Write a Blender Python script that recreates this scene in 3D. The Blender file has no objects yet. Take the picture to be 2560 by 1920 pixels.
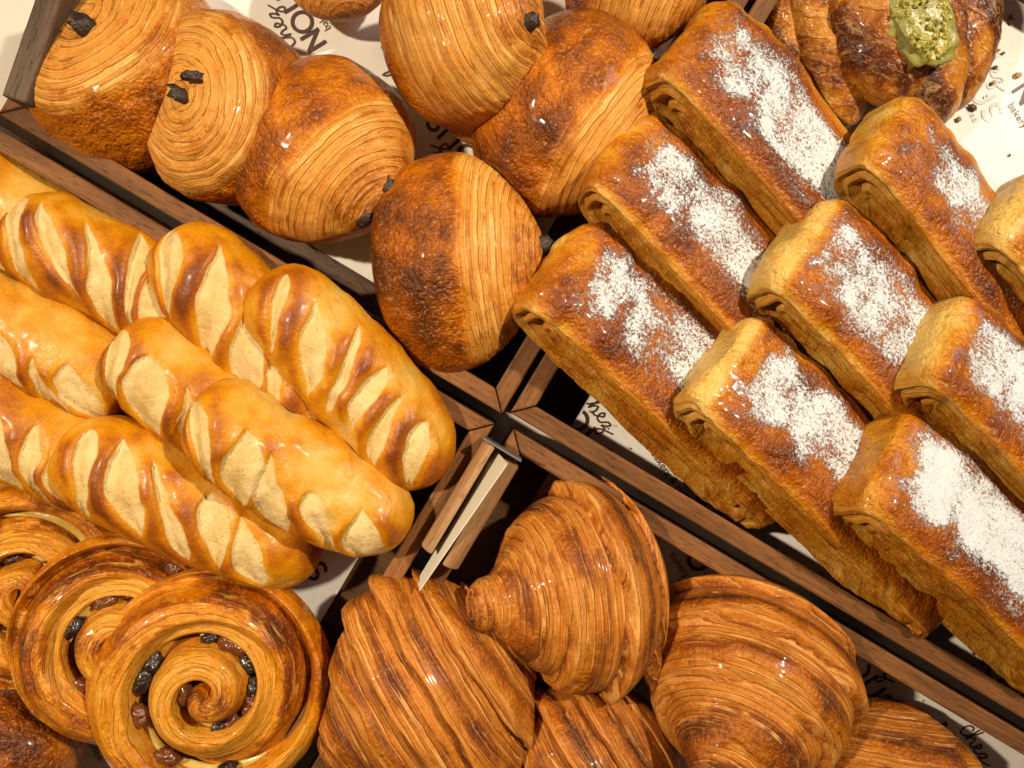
import bpy, bmesh, math, random
import numpy as np
from mathutils import Matrix, Vector, Euler

# ------------------------------------------------------------------ camera, world, lamps, exposure
scene = bpy.context.scene
col = scene.collection
CAMZ, F = 0.50, 1923.0                       # camera height (m) and focal length in photo pixels
cam_d = bpy.data.cameras.new('camera'); cam = bpy.data.objects.new('camera', cam_d); col.objects.link(cam)
cam.location = (0, 0, CAMZ)
cam_d.sensor_fit = 'HORIZONTAL'; cam_d.angle = 2 * math.atan(1280 / F)
cam_d.clip_start = 0.01; cam_d.clip_end = 20
scene.camera = cam

world = bpy.data.worlds.new('World'); scene.world = world; world.use_nodes = True
bg = world.node_tree.nodes['Background']
bg.inputs['Color'].default_value = (1.0, 0.93, 0.86, 1); bg.inputs['Strength'].default_value = 0.03

def lamp(name, loc, target, size, power, color, size_y=None, spread=180):
    d = bpy.data.lights.new(name, 'AREA'); d.energy = power; d.color = color
    d.shape = 'RECTANGLE' if size_y else 'DISK'; d.size = size
    if size_y: d.size_y = size_y
    d.spread = math.radians(spread)
    o = bpy.data.objects.new(name, d); col.objects.link(o); o.location = loc
    o.rotation_euler = (Vector(target) - Vector(loc)).to_track_quat('-Z', 'Y').to_euler()
    return o
lamp('ceiling_spot_right', (0.80, 0.50, 1.10), (0.02, 0.12, 0.04), 0.06, 6.6, (1.0, 0.82, 0.58), spread=100)
lamp('ceiling_spot_left', (-0.72, 0.22, 1.10), (-0.05, -0.14, 0.04), 0.06, 4.5, (1.0, 0.80, 0.56), spread=90)
lamp('shop_window', (1.10, 0.75, 0.95), (0.22, 0.10, 0.05), 0.5, 4.6, (0.66, 0.83, 1.0), size_y=0.7)

scene.render.engine = 'CYCLES'
scene.view_settings.view_transform = 'Standard'; scene.view_settings.look = 'None'
scene.view_settings.exposure = 0.0; scene.view_settings.gamma = 1.0
scene.cycles.use_denoising = True
scene.cycles.max_bounces = 4; scene.cycles.diffuse_bounces = 3; scene.cycles.glossy_bounces = 2
scene.cycles.use_adaptive_sampling = True; scene.cycles.adaptive_threshold = 0.03

# ------------------------------------------------------------------ helpers
def S(z): return (CAMZ - z) / F              # metres per photo pixel at height z
def W(px, py, z): return Vector(((px - 1280) * S(z), (960 - py) * S(z), z))

def vnoise(P, seed=0):
    i = np.floor(P).astype(np.int64); f = P - i; f = f * f * (3 - 2 * f)
    out = 0
    for dx in (0, 1):
        for dy in (0, 1):
            for dz in (0, 1):
                h = (i[..., 0] + dx) * 374761393 + (i[..., 1] + dy) * 668265263 + (i[..., 2] + dz) * 2147483647 + seed * 1274126177
                h = (h ^ (h >> 13)) * 1274126177; h = (h ^ (h >> 16)) & 0xffffff
                w = (f[..., 0] if dx else 1 - f[..., 0]) * (f[..., 1] if dy else 1 - f[..., 1]) * (f[..., 2] if dz else 1 - f[..., 2])
                out = out + w * (h / float(0xffffff))
    return out
def fbm(P, seed=0, octv=3):
    a, t, s = 0.5, 0, 0
    for k in range(octv):
        t = t + a * vnoise(P * (2 ** k), seed + k * 17); s += a; a *= 0.5
    return t / s
def sst(a, b, x):
    t = np.clip((x - a) / (b - a), 0, 1); return t * t * (3 - 2 * t)
def spline(pts, n, key=None):
    """smooth curve through control points, n samples, by Catmull-Rom on chord length"""
    pts = np.array(pts, float); m = len(pts)
    d = np.r_[0, np.cumsum(np.linalg.norm(np.diff(pts[:, :2], axis=0), axis=1))]; d /= d[-1]
    t = np.linspace(0, 1, n); k = np.clip(np.searchsorted(d, t, side='right') - 1, 0, m - 2)
    h = (d[k + 1] - d[k])[:, None]; x = ((t - d[k]) / (d[k + 1] - d[k]))[:, None]
    g = np.gradient(pts, d, axis=0)
    return ((2*x**3 - 3*x**2 + 1) * pts[k] + (x**3 - 2*x**2 + x) * h * g[k] + (-2*x**3 + 3*x**2) * pts[k+1] + (x**3 - x**2) * h * g[k+1])

def grid_mesh(name, P, closed_v=True, corner=None, point=None, closed_u=False, caps=False):
    """P[nu,nv,3]; corner attributes have one more column when the grid is closed in v"""
    nu, nv = P.shape[:2]
    U = nu if closed_u else nu - 1
    V = nv if closed_v else nv - 1
    iu, iv = np.meshgrid(np.arange(U), np.arange(V), indexing='ij')
    iu1 = (iu + 1) % nu; iv1 = (iv + 1) % nv
    faces = np.stack([iu * nv + iv, iu1 * nv + iv, iu1 * nv + iv1, iu * nv + iv1], -1).reshape(-1, 4)
    me = bpy.data.meshes.new(name)
    me.vertices.add(nu * nv); me.vertices.foreach_set('co', P.reshape(-1).astype(np.float32))
    nf = len(faces)
    me.loops.add(nf * 4); me.loops.foreach_set('vertex_index', faces.reshape(-1).astype(np.int32))
    me.polygons.add(nf); me.polygons.foreach_set('loop_start', np.arange(0, nf * 4, 4, dtype=np.int32))
    me.polygons.foreach_set('use_smooth', np.ones(nf, bool))
    me.update(calc_edges=True)
    if point and 'bake' in point:
        point = dict(point); point['nA'] = fbm(P * 38 + 3.3, 91, 3); point['nB'] = fbm(P * 140 + 7.7, 92, 3)
    for k, A in (point or {}).items():
        at = me.attributes.new(k, 'FLOAT', 'POINT'); at.data.foreach_set('value', np.broadcast_to(A, (nu, nv)).reshape(-1).astype(np.float32))
    for k, A in (corner or {}).items():       # A[nu(+1), nv+1]
        c = np.stack([A[iu, iv], A[iu + 1 if closed_u else iu1, iv], A[iu + 1 if closed_u else iu1, iv + 1], A[iu, iv + 1]], -1)
        at = me.attributes.new(k, 'FLOAT', 'CORNER'); at.data.foreach_set('value', c.reshape(-1).astype(np.float32))
    return me

def link(name, me, mat, parent=None):
    o = bpy.data.objects.new(name, me); col.objects.link(o)
    if mat: me.materials.clear(); me.materials.append(mat)
    if parent: o.parent = parent
    return o
def tag(o, label, cat, group=None):
    o['label'] = label; o['category'] = cat
    if group: o['group'] = group
    return o
def empty(name):
    o = bpy.data.objects.new(name, None); col.objects.link(o); o.empty_display_size = 0.02; return o
def pose(o, px, py, z, yaw, tilt=0, roll=0):
    """local X points along image angle yaw (degrees, clockwise on the picture), raised by tilt, rolled about itself"""
    o.location = W(px, py, z)
    o.rotation_euler = (Matrix.Rotation(math.radians(-yaw), 3, 'Z') @ Matrix.Rotation(math.radians(-tilt), 3, 'Y') @ Matrix.Rotation(math.radians(roll), 3, 'X')).to_euler()

# ------------------------------------------------------------------ node helper and materials
class NT:
    def __init__(s, name):
        s.m = bpy.data.materials.new(name); s.m.use_nodes = True; s.t = s.m.node_tree
        s.b = s.t.nodes['Principled BSDF']; s.oc = None
    def put(s, sock, v):
        if hasattr(v, 'is_output'): s.t.links.new(v, sock)
        elif isinstance(v, (tuple, list)) and sock.type == 'RGBA' and len(v) == 3: sock.default_value = (*v, 1)
        else: sock.default_value = v
    def n(s, typ, ins=None, out=0, **kw):
        nd = s.t.nodes.new(typ)
        for k, v in kw.items(): setattr(nd, k, v)
        for k, v in (ins or {}).items(): s.put(nd.inputs[k], v)
        return nd.outputs[out]
    def obj(s):
        if not s.oc: s.oc = s.n('ShaderNodeTexCoord', out='Object')
        return s.oc
    def attr(s, name): return s.n('ShaderNodeAttribute', out='Fac', attribute_name=name)
    def math(s, op, a, b=0.0, c=0.0, clamp=False):
        return s.n('ShaderNodeMath', {0: a, 1: b, 2: c}, operation=op, use_clamp=clamp)
    def add(s, a, b): return s.math('ADD', a, b)
    def mul(s, a, b): return s.math('MULTIPLY', a, b)
    def mad(s, a, b, c): return s.math('MULTIPLY_ADD', a, b, c)
    def ss(s, x, a, b, lo=0.0, hi=1.0):
        return s.n('ShaderNodeMapRange', {0: x, 1: a, 2: b, 3: lo, 4: hi}, interpolation_type='SMOOTHSTEP')
    def noise(s, scale, detail=2, rough=0.5, vec=None, dist=0.0, out=0):
        return s.n('ShaderNodeTexNoise', {'Vector': vec or s.obj(), 'Scale': scale, 'Detail': detail, 'Roughness': rough, 'Distortion': dist}, out=out)
    def vor(s, scale, vec=None, feature='F1', out=0, rnd=1.0):
        return s.n('ShaderNodeTexVoronoi', {'Vector': vec or s.obj(), 'Scale': scale, 'Randomness': rnd}, out=out, feature=feature)
    def scale(s, v, xyz): return s.n('ShaderNodeMapping', {'Vector': v, 'Scale': xyz})
    def mix(s, f, a, b):
        nd = s.t.nodes.new('ShaderNodeMix'); nd.data_type = 'RGBA'
        s.put(nd.inputs[0], f); s.put(nd.inputs[6], a); s.put(nd.inputs[7], b); return nd.outputs[2]
    def ramp(s, f, stops):
        nd = s.t.nodes.new('ShaderNodeValToRGB'); e = nd.color_ramp.elements
        while len(e) < len(stops): e.new(0.5)
        for k, (p, c) in enumerate(stops): e[k].position = p; e[k].color = (*c, 1)
        s.put(nd.inputs[0], f); return nd.outputs[0]
    def bump(s, h, dist=0.001, strength=1.0):
        return s.n('ShaderNodeBump', {'Height': h, 'Distance': dist, 'Strength': strength})
    def out(s, **kw):
        for k, v in kw.items(): s.put(s.b.inputs[k.replace('_', ' ')], v)
        return s.m

def mat_laminated(name, stops, tan, line_col, gloss=0.3, wrinkle=1.0, sub=3.0, sugar=False, wA=.45, wB=.10, pale=(.72, .46, .20), coatw=.36, linestr=.72, edgestr=.6):
    t = NT(name)
    bake, lm, lay, pw = t.attr('bake'), t.attr('lm'), t.attr('lay'), t.attr('pw')
    nA, nB, nC = t.attr('nA'), t.attr('nB'), t.noise(520, 2, .6)
    sL = t.n('ShaderNodeTexNoise', {'Vector': t.n('ShaderNodeCombineXYZ', {0: t.mul(lay, 1.1), 1: t.mul(t.attr('alo'), .35)}), 'Scale': 1.0, 'Detail': 2, 'Roughness': .5}, noise_dimensions='2D')
    # baked colour
    bk = t.add(bake, t.add(t.mad(nA, .55, -.275), t.add(t.mad(nB, .45, -.225), t.mad(nC, .22, -.11))))
    bk = t.add(bk, t.mul(t.mad(sL, .7, -.35), t.mul(lm, .7)))
    base = t.ramp(bk, stops)
    # lamination: flat layers of uneven width ending in thin dark steps
    w = t.add(lay, t.add(t.mad(sL, 1.6, -.8), t.add(t.mad(nA, wA, -wA / 2), t.mad(nB, wB, -wB / 2))))
    sN = t.n('ShaderNodeTexNoise', {'Vector': t.n('ShaderNodeCombineXYZ', {0: t.mul(w, 4.0), 1: t.attr('alo')}), 'Scale': 1.6, 'Detail': 3, 'Roughness': .62}, noise_dimensions='2D')
    f1 = t.math('FRACT', w); f3 = t.math('FRACT', t.mul(t.mad(nB, .15, w), sub))
    g1 = t.mul(t.ss(t.math('ABSOLUTE', t.math('SUBTRACT', f1, .5)), .40, .49), t.ss(sN, .34, .56, .15, 1.0))
    g3 = t.mul(t.ss(t.math('ABSOLUTE', t.math('SUBTRACT', f3, .5)), .40, .49), t.ss(sN, .46, .62))
    lines = t.mul(t.math('MAXIMUM', g1, t.mul(g3, .6)), lm)
    steps = t.mul(t.add(t.mul(f1, -.55), t.mul(f3, -.16)), lm)
    body = t.mix(t.mul(lm, t.ss(bk, .75, .25, 0.0, .75)), base, tan)
    body = t.mix(t.mul(t.mul(t.ss(sN, .46, .30), lm), .45), body, pale)
    edge = t.mul(t.mul(t.ss(f1, .52, .80), t.ss(f1, .93, .84)), t.mul(t.ss(sN, .62, .40), lm))
    body = t.mix(t.mul(edge, edgestr), body, pale)
    c = t.mix(t.mul(lines, linestr), body, line_col)
    c = t.mix(t.mul(t.ss(nC, .44, .28), .30), c, pale)
    c = t.mix(t.mul(t.ss(nC, .58, .72), .30), c, line_col)
    c = t.n('ShaderNodeHueSaturation', {'Hue': .4985, 'Saturation': 1.06, 'Value': .98, 'Color': c})
    # relief (mm)
    wr = t.add(t.mul(t.noise(130, 2, .5, dist=.6), 1.5), t.mul(nC, .7))
    inv = t.math('SUBTRACT', 1.0, lm)
    h = t.add(t.mul(t.mul(wr, 2.0 * wrinkle), inv), t.add(t.mul(lines, -.45), steps))
    h = t.add(h, t.add(t.mul(nC, .34), t.mul(t.mul(sN, lm), .55)))
    rough = t.add(t.mad(lm, .24, gloss), t.mad(nB, .2, -.1))
    coat = t.mul(t.mad(lm, -.75, 1.0), t.ss(nB, .35, .6))
    if sugar:
        sn = t.add(t.mul(t.noise(560, 4, .95), .80), t.mul(nB, .20))
        sug = t.mul(t.ss(t.math('SUBTRACT', sn, t.mad(pw, -.34, .70)), 0.0, .04), t.ss(pw, 0.01, .06))
        c = t.mix(sug, c, (.84, .88, .93)); h = t.add(h, t.mul(sug, t.mad(sn, 1.6, -.3)))
        rough = t.mix(sug, rough, (.92, .92, .92)); coat = t.mul(coat, t.mad(sug, -1.0, 1.0))
    return t.out(Base_Color=c, Roughness=rough, Normal=t.bump(h), Coat_Weight=t.mul(coat, coatw), Coat_Roughness=.11, Specular_IOR_Level=.35)

GOLD = [(0.0, (.72, .44, .14)), (.25, (.64, .28, .055)), (.5, (.48, .155, .022)), (.75, (.27, .075, .012)), (1.0, (.085, .022, .006))]
M_pain = mat_laminated('pain_crust', GOLD, (.66, .315, .080), (.26, .064, .011), gloss=.30, pale=(.76, .46, .165))
M_crois = mat_laminated('croissant_crust', [(0.0, (.62, .34, .10)), (.25, (.52, .205, .040)), (.5, (.38, .115, .018)), (.75, (.22, .06, .011)), (1.0, (.07, .018, .006))],
                        (.52, .20, .045), (.16, .038, .008), gloss=.38, wrinkle=.9, sub=3.0, pale=(.70, .38, .13), edgestr=.7)
M_dan = mat_laminated('danish_crust', [(0.0, (.70, .48, .15)), (.25, (.56, .25, .040)), (.5, (.40, .12, .014)), (.75, (.20, .048, .008)), (1.0, (.065, .016, .006))],
                      (.50, .255, .05), (.25, .085, .015), gloss=.33, wrinkle=.8, sugar=True, pale=(.62, .42, .14), coatw=.3)
M_snail = mat_laminated('snail_crust', [(0.0, (.70, .42, .10)), (.25, (.60, .25, .036)), (.5, (.44, .125, .014)), (.75, (.20, .045, .007)), (1.0, (.06, .014, .005))],
                        (.62, .28, .048), (.22, .052, .008), gloss=.24, wrinkle=.6, linestr=.50, wA=.9, pale=(.72, .42, .12), coatw=.7)
M_pist = mat_laminated('pistachio_crust', [(0.0, (.60, .32, .07)), (.25, (.46, .18, .03)), (.5, (.30, .09, .015)), (.75, (.13, .032, .010)), (1.0, (.05, .013, .007))],
                       (.50, .22, .045), (.16, .04, .01), gloss=.2, wrinkle=.6)

def mat_bread():
    t = NT('milk_bread_crust')
    bake, cut = t.attr('bake'), t.attr('cut')
    nA, nB, nC = t.attr('nA'), t.attr('nB'), t.noise(600, 2, .6)
    bk = t.add(bake, t.add(t.mad(nA, .5, -.25), t.add(t.mad(nB, .32, -.16), t.mad(nC, .30, -.15))))
    c = t.ramp(bk, [(0.0, (.62, .43, .16)), (.25, (.60, .34, .080)), (.5, (.55, .235, .034)), (.75, (.37, .11, .013)), (1.0, (.17, .042, .007))])
    crumb = t.mix(t.ss(nB, .3, .7), (.58, .41, .17), (.66, .50, .25))
    c = t.mix(t.ss(cut, .3, .7), c, crumb)
    c = t.n('ShaderNodeHueSaturation', {'Saturation': 1.07, 'Value': .98, 'Color': c})
    pores = t.ss(nC, .36, .28)
    h = t.add(t.mul(t.noise(240, 3, .6), t.mad(cut, .3, .55)), t.add(t.mul(nC, .30), t.mul(t.mul(pores, cut), -.3)))
    r = t.add(t.mad(t.ss(cut, .2, .8), .22, .46), t.mad(nB, .3, -.15))
    return t.out(Base_Color=c, Roughness=r, Normal=t.bump(h), Specular_IOR_Level=.4, Coat_Weight=t.mul(t.math('SUBTRACT', 1.0, cut), t.ss(nB, .45, .62, 0.0, .22)), Coat_Roughness=.22)
M_bread = mat_bread()

def mat_wood(name, dark, light, rough=.48, flip=False):
    t = NT(name)
    rnd = t.n('ShaderNodeObjectInfo', out='Random')
    v = t.n('ShaderNodeVectorMath', {0: t.obj(), 1: t.n('ShaderNodeCombineXYZ', {0: t.mul(rnd, 7.0), 1: t.mul(rnd, 3.0), 2: rnd})}, operation='ADD')
    vs = t.scale(v, (8, 110, 110)); vf = t.scale(v, (60, 900, 900))
    g = t.noise(1.0, 5, .62, vec=vs, dist=.8); f = t.noise(1.0, 3, .6, vec=vf); b = t.noise(22, 2)
    pores = t.ss(t.noise(1.0, 2, .5, vec=t.scale(v, (120, 1500, 1500))), .60, .72)
    x = t.add(t.mul(g, .62), t.add(t.mul(f, .28), t.mul(b, .22)))
    c = t.ramp(x, [(.34, dark), (.52, tuple((a + b_) / 2 for a, b_ in zip(dark, light))), (.72, light)])
    c = t.mix(t.mul(pores, .55), c, tuple(a * .35 for a in dark))
    return t.out(Base_Color=c, Roughness=t.mad(f, .2, rough - .1), Normal=t.bump(t.add(t.mul(f, .25), t.add(t.mul(g, .2), t.mul(pores, -.25)))), Specular_IOR_Level=.22)
M_wood = mat_wood('walnut_stained_wood', (.034, .013, .005), (.25, .105, .033), rough=.62)
M_wood_base = mat_wood('tray_floor_wood', (.028, .012, .006), (.11, .053, .022))
M_wood_clip = mat_wood('clip_wood', (.20, .095, .036), (.42, .24, .11))
M_wood_grey = mat_wood('weathered_dark_wood', (.045, .028, .018), (.15, .095, .06))

def mat_paper():
    t = NT('greaseproof_paper')
    nA, nB = t.noise(14, 3), t.noise(240, 4, .6)
    c = t.mix(t.ss(nA, .35, .65), (.80, .785, .75), (.86, .85, .82))
    c = t.mix(t.mul(t.ss(t.noise(26, 2), .58, .7), .10), c, (.60, .48, .30))
    return t.out(Base_Color=c, Roughness=.62, Normal=t.bump(t.add(t.mul(nB, .16), t.mul(t.noise(30, 3), 1.2))), Specular_IOR_Level=.3)
M_paper = mat_paper()
def mat_plain(name, color, rough=.5, vary=.15, scale=200, bump=.1, **kw):
    t = NT(name); n = t.noise(scale, 3)
    c = t.mix(n, tuple(x * (1 - vary) for x in color), tuple(min(1, x * (1 + vary)) for x in color))
    return t.out(Base_Color=c, Roughness=rough, Normal=t.bump(t.mul(n, bump)), **kw)
M_ink = mat_plain('brown_print', (.075, .032, .022), .5)
M_ink_back = mat_plain('print_showing_through', (.60, .60, .60), .6)
M_choc = mat_plain('baked_chocolate', (.030, .017, .012), .42, .5, 700, .9)
M_raisin = mat_plain('raisin_skin', (.022, .012, .010), .25, .6, 420, 1.6, Coat_Weight=.5, Coat_Roughness=.15)
M_raisin_lt = mat_plain('golden_raisin_skin', (.14, .040, .012), .22, .6, 380, 1.2, Coat_Weight=.6, Coat_Roughness=.12)
M_custard = mat_plain('custard', (.52, .36, .08), .3, .3, 120, 1.0, Coat_Weight=.5, Coat_Roughness=.1)
M_cream = mat_plain('pistachio_cream', (.26, .235, .05), .36, .35, 260, .8)
M_nut = mat_plain('chopped_pistachio', (.36, .33, .07), .5, .35, 300, .6)
M_nut2 = mat_plain('pale_pistachio', (.58, .50, .14), .5, .3, 300, .6)
M_card = mat_plain('cream_card', (.72, .70, .58), .55, .05)
M_cap = mat_plain('grey_end_cap', (.10, .095, .095), .5)
M_counter = mat_plain('pale_counter', (.70, .66, .58), .4, .06, 20, .1)
M_crumb = mat_plain('brown_crumb', (.20, .09, .025), .6, .6, 500, 1.5)
M_crumb_lt = mat_plain('golden_crumb', (.45, .28, .08), .6, .5, 500, 1.5)

# ------------------------------------------------------------------ counter, trays, paper
def quad_sheet(name, x0, x1, y0, y1, nx, ny, zf):
    xs, ys = np.linspace(x0, x1, nx), np.linspace(y0, y1, ny)
    X, Y = np.meshgrid(xs, ys, indexing='ij'); P = np.stack([X, Y, zf(X, Y)], -1)
    return grid_mesh(name, P, closed_v=False)
counter = link('counter', quad_sheet('counter', -1.5, 1.5, -1.5, 1.5, 4, 4, lambda x, y: 0 * x), M_counter); counter['kind'] = 'structure'

RIM = 0.050; ANG = 30.8
ax = (math.cos(math.radians(ANG)), math.sin(math.radians(ANG)))      # picture direction to lower right
bx_ = (-ax[1], ax[0])                                                # picture direction to lower left
sr = S(RIM)
def board(name, L, T, H, parent, x, y, rz, z0=0.0, mitre=True, mat=None, bev=.0012):
    """tray wall along local X; outer face at y=0, inner at y=T, mitred ends"""
    m = T if mitre else 0
    bm = bmesh.new()
    lo = [bm.verts.new(v) for v in ((0, 0, z0), (L, 0, z0), (L - m, T, z0), (m, T, z0))]
    hi = [bm.verts.new((v.co.x, v.co.y, H)) for v in lo]
    bm.faces.new(lo[::-1]); bm.faces.new(hi)
    for k in range(4): bm.faces.new((lo[k], lo[(k + 1) % 4], hi[(k + 1) % 4], hi[k]))
    bmesh.ops.recalc_face_normals(bm, faces=bm.faces)
    outer = [e for e in bm.edges if abs(e.verts[0].co.x - e.verts[1].co.x) < 1e-6 and abs(e.verts[0].co.y) < 1e-6 and abs(e.verts[1].co.y) < 1e-6]
    bmesh.ops.bevel(bm, geom=[e for e in bm.edges if e not in outer], offset=bev, segments=2, profile=.5, affect='EDGES')
    me = bpy.data.meshes.new(name); bm.to_mesh(me); bm.free()
    o = link(name, me, mat or M_wood, parent); o.location = (x, y, 0); o.rotation_euler = (0, 0, rz); return o
TW = 47 * sr
def tray(corner_px, sa, sb, La, Lb, label, paper):
    """corner_px: outer rim corner nearest the crossing; the tray runs sa*ax, sb*bx_ from it. Local x = sa*a, local y = sb*b directions."""
    root = empty('wooden_tray'); c = W(*corner_px, 0); c = W(*corner_px, RIM); root.location = (c.x, c.y, 0.0006)
    A = Vector((sa * ax[0], -sa * ax[1])); B = Vector((sb * bx_[0], -sb * bx_[1]))
    def P(a, b): v = A * a + B * b; return v
    La *= sr; Lb *= sr; g = .0004
    corners = [P(0, 0), P(La, 0), P(La, Lb), P(0, Lb)]
    if A.x * B.y - A.y * B.x < 0: corners = corners[::-1]
    for k in range(4):
        p, q = corners[k], corners[(k + 1) % 4]; d = q - p; ang = math.atan2(d.y, d.x)
        board('wall', d.length - 2 * g, TW, RIM, root, p.x + d.normalized().x * g, p.y + d.normalized().y * g, ang)
    i = TW + .0003
    bm = bmesh.new()
    vs = [P(i, i), P(La - i, i), P(La - i, Lb - i), P(i, Lb - i)]
    r = bmesh.ops.create_cube(bm, size=1)
    me = bpy.data.meshes.new('base'); 
    bmesh.ops.scale(bm, vec=(La - 2 * i, Lb - 2 * i, .005), verts=bm.verts); bm.to_mesh(me); bm.free()
    o = link('base', me, M_wood_base, root); m = P(La / 2, Lb / 2); o.location = (m.x, m.y, .0045); o.rotation_euler = (0, 0, math.atan2(A.y, A.x))
    tag(root, label, 'tray', 'wooden display trays')
    return root
K1, K2, K3, K4 = (1255, 1035), (1236, 1061), (1275, 1032), (1284, 1073)
tray(K1, -1, -1, 1466, 1700, 'dark wooden tray holding the chocolate pastries at the top left', None)
tray(K2, -1, 1, 1750, 1700, 'dark wooden tray holding the slashed bread rolls and raisin swirls', None)
tray(K3, 1, -1, 1800, 1700, 'dark wooden tray holding the sugar dusted pastries on the right', None)
tray(K4, 1, 1, 1800, 1500, 'dark wooden tray holding the croissants at the bottom', None)

PZ = .0092
def paper(label, o_px, sa, sb, a0, a1, b0, b1, seed, z=PZ, rot=0):
    """sheet in tray coordinates (photo pixels at paper height) from the corner o_px"""
    s = S(z)
    a0, a1, b0, b1 = a0 * s, a1 * s, b0 * s, b1 * s
    def zf(X, Y):
        Pn = np.stack([X * 30, Y * 30, 0 * X + seed], -1)
        e = np.minimum(np.minimum(np.abs(X - a0), np.abs(X - a1)), np.minimum(np.abs(Y - b0), np.abs(Y - b1)))
        return .0022 * (fbm(Pn, seed) - .35).clip(0) + .0015 * np.exp(-e / .006)
    me = quad_sheet('paper', a0, a1, b0, b1, 70, 70, zf)
    o = link('liner_paper', me, M_paper); c = W(*o_px, z)
    o.location = (c.x, c.y, z)
    A = (sa * ax[0], -sa * ax[1]); B = (sb * bx_[0], -sb * bx_[1])
    r = Matrix(((A[0], B[0], 0), (A[1], B[1], 0), (0, 0, 1))); o.matrix_world = Matrix.Translation(o.location) @ (r if False else Matrix.Identity(3)).to_4x4()
    # bake the tray directions into the mesh so the object keeps a plain transform
    me.transform(r.to_4x4() @ Matrix.Rotation(math.radians(rot), 4, 'Z'))
    if r.determinant() < 0: me.flip_normals()
    tag(o, label, 'paper', 'printed liner papers'); return o
KP = (1268, 1045)
pap1 = paper('white printed paper under the chocolate pastries', KP, -1, -1, 150, 1180, 120, 1300, 3)
pap2 = paper('white printed paper under the bread rolls and raisin swirls', KP, -1, 1, 140, 1500, 90, 1500, 5)
pap3 = paper('white printed paper under the sugar dusted pastries', KP, 1, -1, 148, 1500, 52, 1100, 7)
pap3b = paper('second white printed paper at the far end, beside the pistachio pastry', KP, 1, -1, 300, 1790, 860, 1600, 11, z=PZ + .0045, rot=2)
pap4 = paper('white printed paper under the croissants', KP, 1, 1, 160, 1600, 62, 1200, 13)

# printed logo: "chez" in script over NOUS, "bakery & coffee" below
def stroke(bm, pts, w, closed=False):
    pts = np.array(pts, float); n = len(pts); L, R = [], []
    for k in range(n):
        a, b = pts[max(k - 1, 0)], pts[min(k + 1, n - 1)]
        if closed: a, b = pts[k - 1], pts[(k + 1) % n]
        d = b - a; d /= (np.linalg.norm(d) + 1e-9); nn = np.array([-d[1], d[0]])
        if 0 < k < n - 1:
            e = pts[k] - pts[k - 1]; e /= (np.linalg.norm(e) + 1e-9); nn = nn / max(.35, abs(np.dot(nn, (-e[1], e[0]))))
        L.append(bm.verts.new((*(pts[k] + nn * w / 2), 0))); R.append(bm.verts.new((*(pts[k] - nn * w / 2), 0)))
    for k in range(n if closed else n - 1):
        j = (k + 1) % n; bm.faces.new((L[k], R[k], R[j], L[j]))
def arc(cx, cy, rx, ry, a0, a1, n=18):
    t = np.radians(np.linspace(a0, a1, n)); return [(cx + rx * math.cos(x), cy + ry * math.sin(x)) for x in t]
def crs(p, n=60):
    return [tuple(q) for q in spline(p, n)]
_font = {}
def text_mesh(txt):
    if txt not in _font:
        c = bpy.data.curves.new('t', 'FONT'); c.body = txt; c.resolution_u = 3; o = bpy.data.objects.new('t', c); col.objects.link(o)
        dg = bpy.context.evaluated_depsgraph_get(); dg.update()
        me = bpy.data.meshes.new_from_object(o.evaluated_get(dg)); bpy.data.objects.remove(o); _font[txt] = me
    return _font[txt]
def logo_mesh():
    bm = bmesh.new(); w = .17
    x = -1.86
    stroke(bm, [(x, -.5), (x, .5)], w); stroke(bm, [(x, .46), (x + .68, -.46)], w); stroke(bm, [(x + .68, -.5), (x + .68, .5)], w)
    x = -.52; stroke(bm, arc(x + 0.0, 0, .46, .46, 0, 350, 32), w, closed=True)
    x = .28; stroke(bm, [(x, .5)] + arc(x + .36, -.10, .36, .38, 180, 360, 18) + [(x + .72, .5)], w)
    x = 1.62; stroke(bm, arc(x, .22, .27, .23, 25, 270, 16) + arc(x, -.22, .29, .23, 90, -155, 16)[1:], w)
    ch = crs([(-.86, 1.22), (-.95, 1.36), (-1.12, 1.30), (-1.22, 1.02), (-1.10, .76), (-.90, .80), (-.74, 1.05), (-.55, 1.55), (-.56, 1.72), (-.68, 1.60), (-.70, 1.1), (-.72, .76),
              (-.62, 1.02), (-.48, 1.14), (-.40, 1.0), (-.38, .80), (-.26, .78), (-.10, .92), (.06, 1.10), (-.04, 1.22), (-.14, 1.04), (-.04, .80), (.16, .80), (.30, .98), (.42, 1.12), (.58, 1.12), (.52, .96),
              (.34, .78), (.52, .80), (.62, .62), (.50, .36), (.34, .46), (.50, .68), (.80, .86), (1.0, .98)], 200)
    stroke(bm, ch, .085)
    me = bpy.data.meshes.new('logo'); bm.to_mesh(me); bm.free()
    bm = bmesh.new(); bm.from_mesh(me)
    t = text_mesh('bakery & coffee'); n0 = len(bm.verts)
    bm.from_mesh(t); bm.verts.ensure_lookup_table(); nv = bm.verts[n0:]
    xs = [v.co.x for v in nv]; mx, wd = (min(xs) + max(xs)) / 2, max(xs) - min(xs)
    for v in nv: v.co.x = (v.co.x - mx) * 3.1 / wd + .1; v.co.y = v.co.y * 3.1 / wd - 1.02
    bmesh.ops.recalc_face_normals(bm, faces=bm.faces)
    bm.to_mesh(me); bm.free(); return me
LOGO = logo_mesh()
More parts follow.
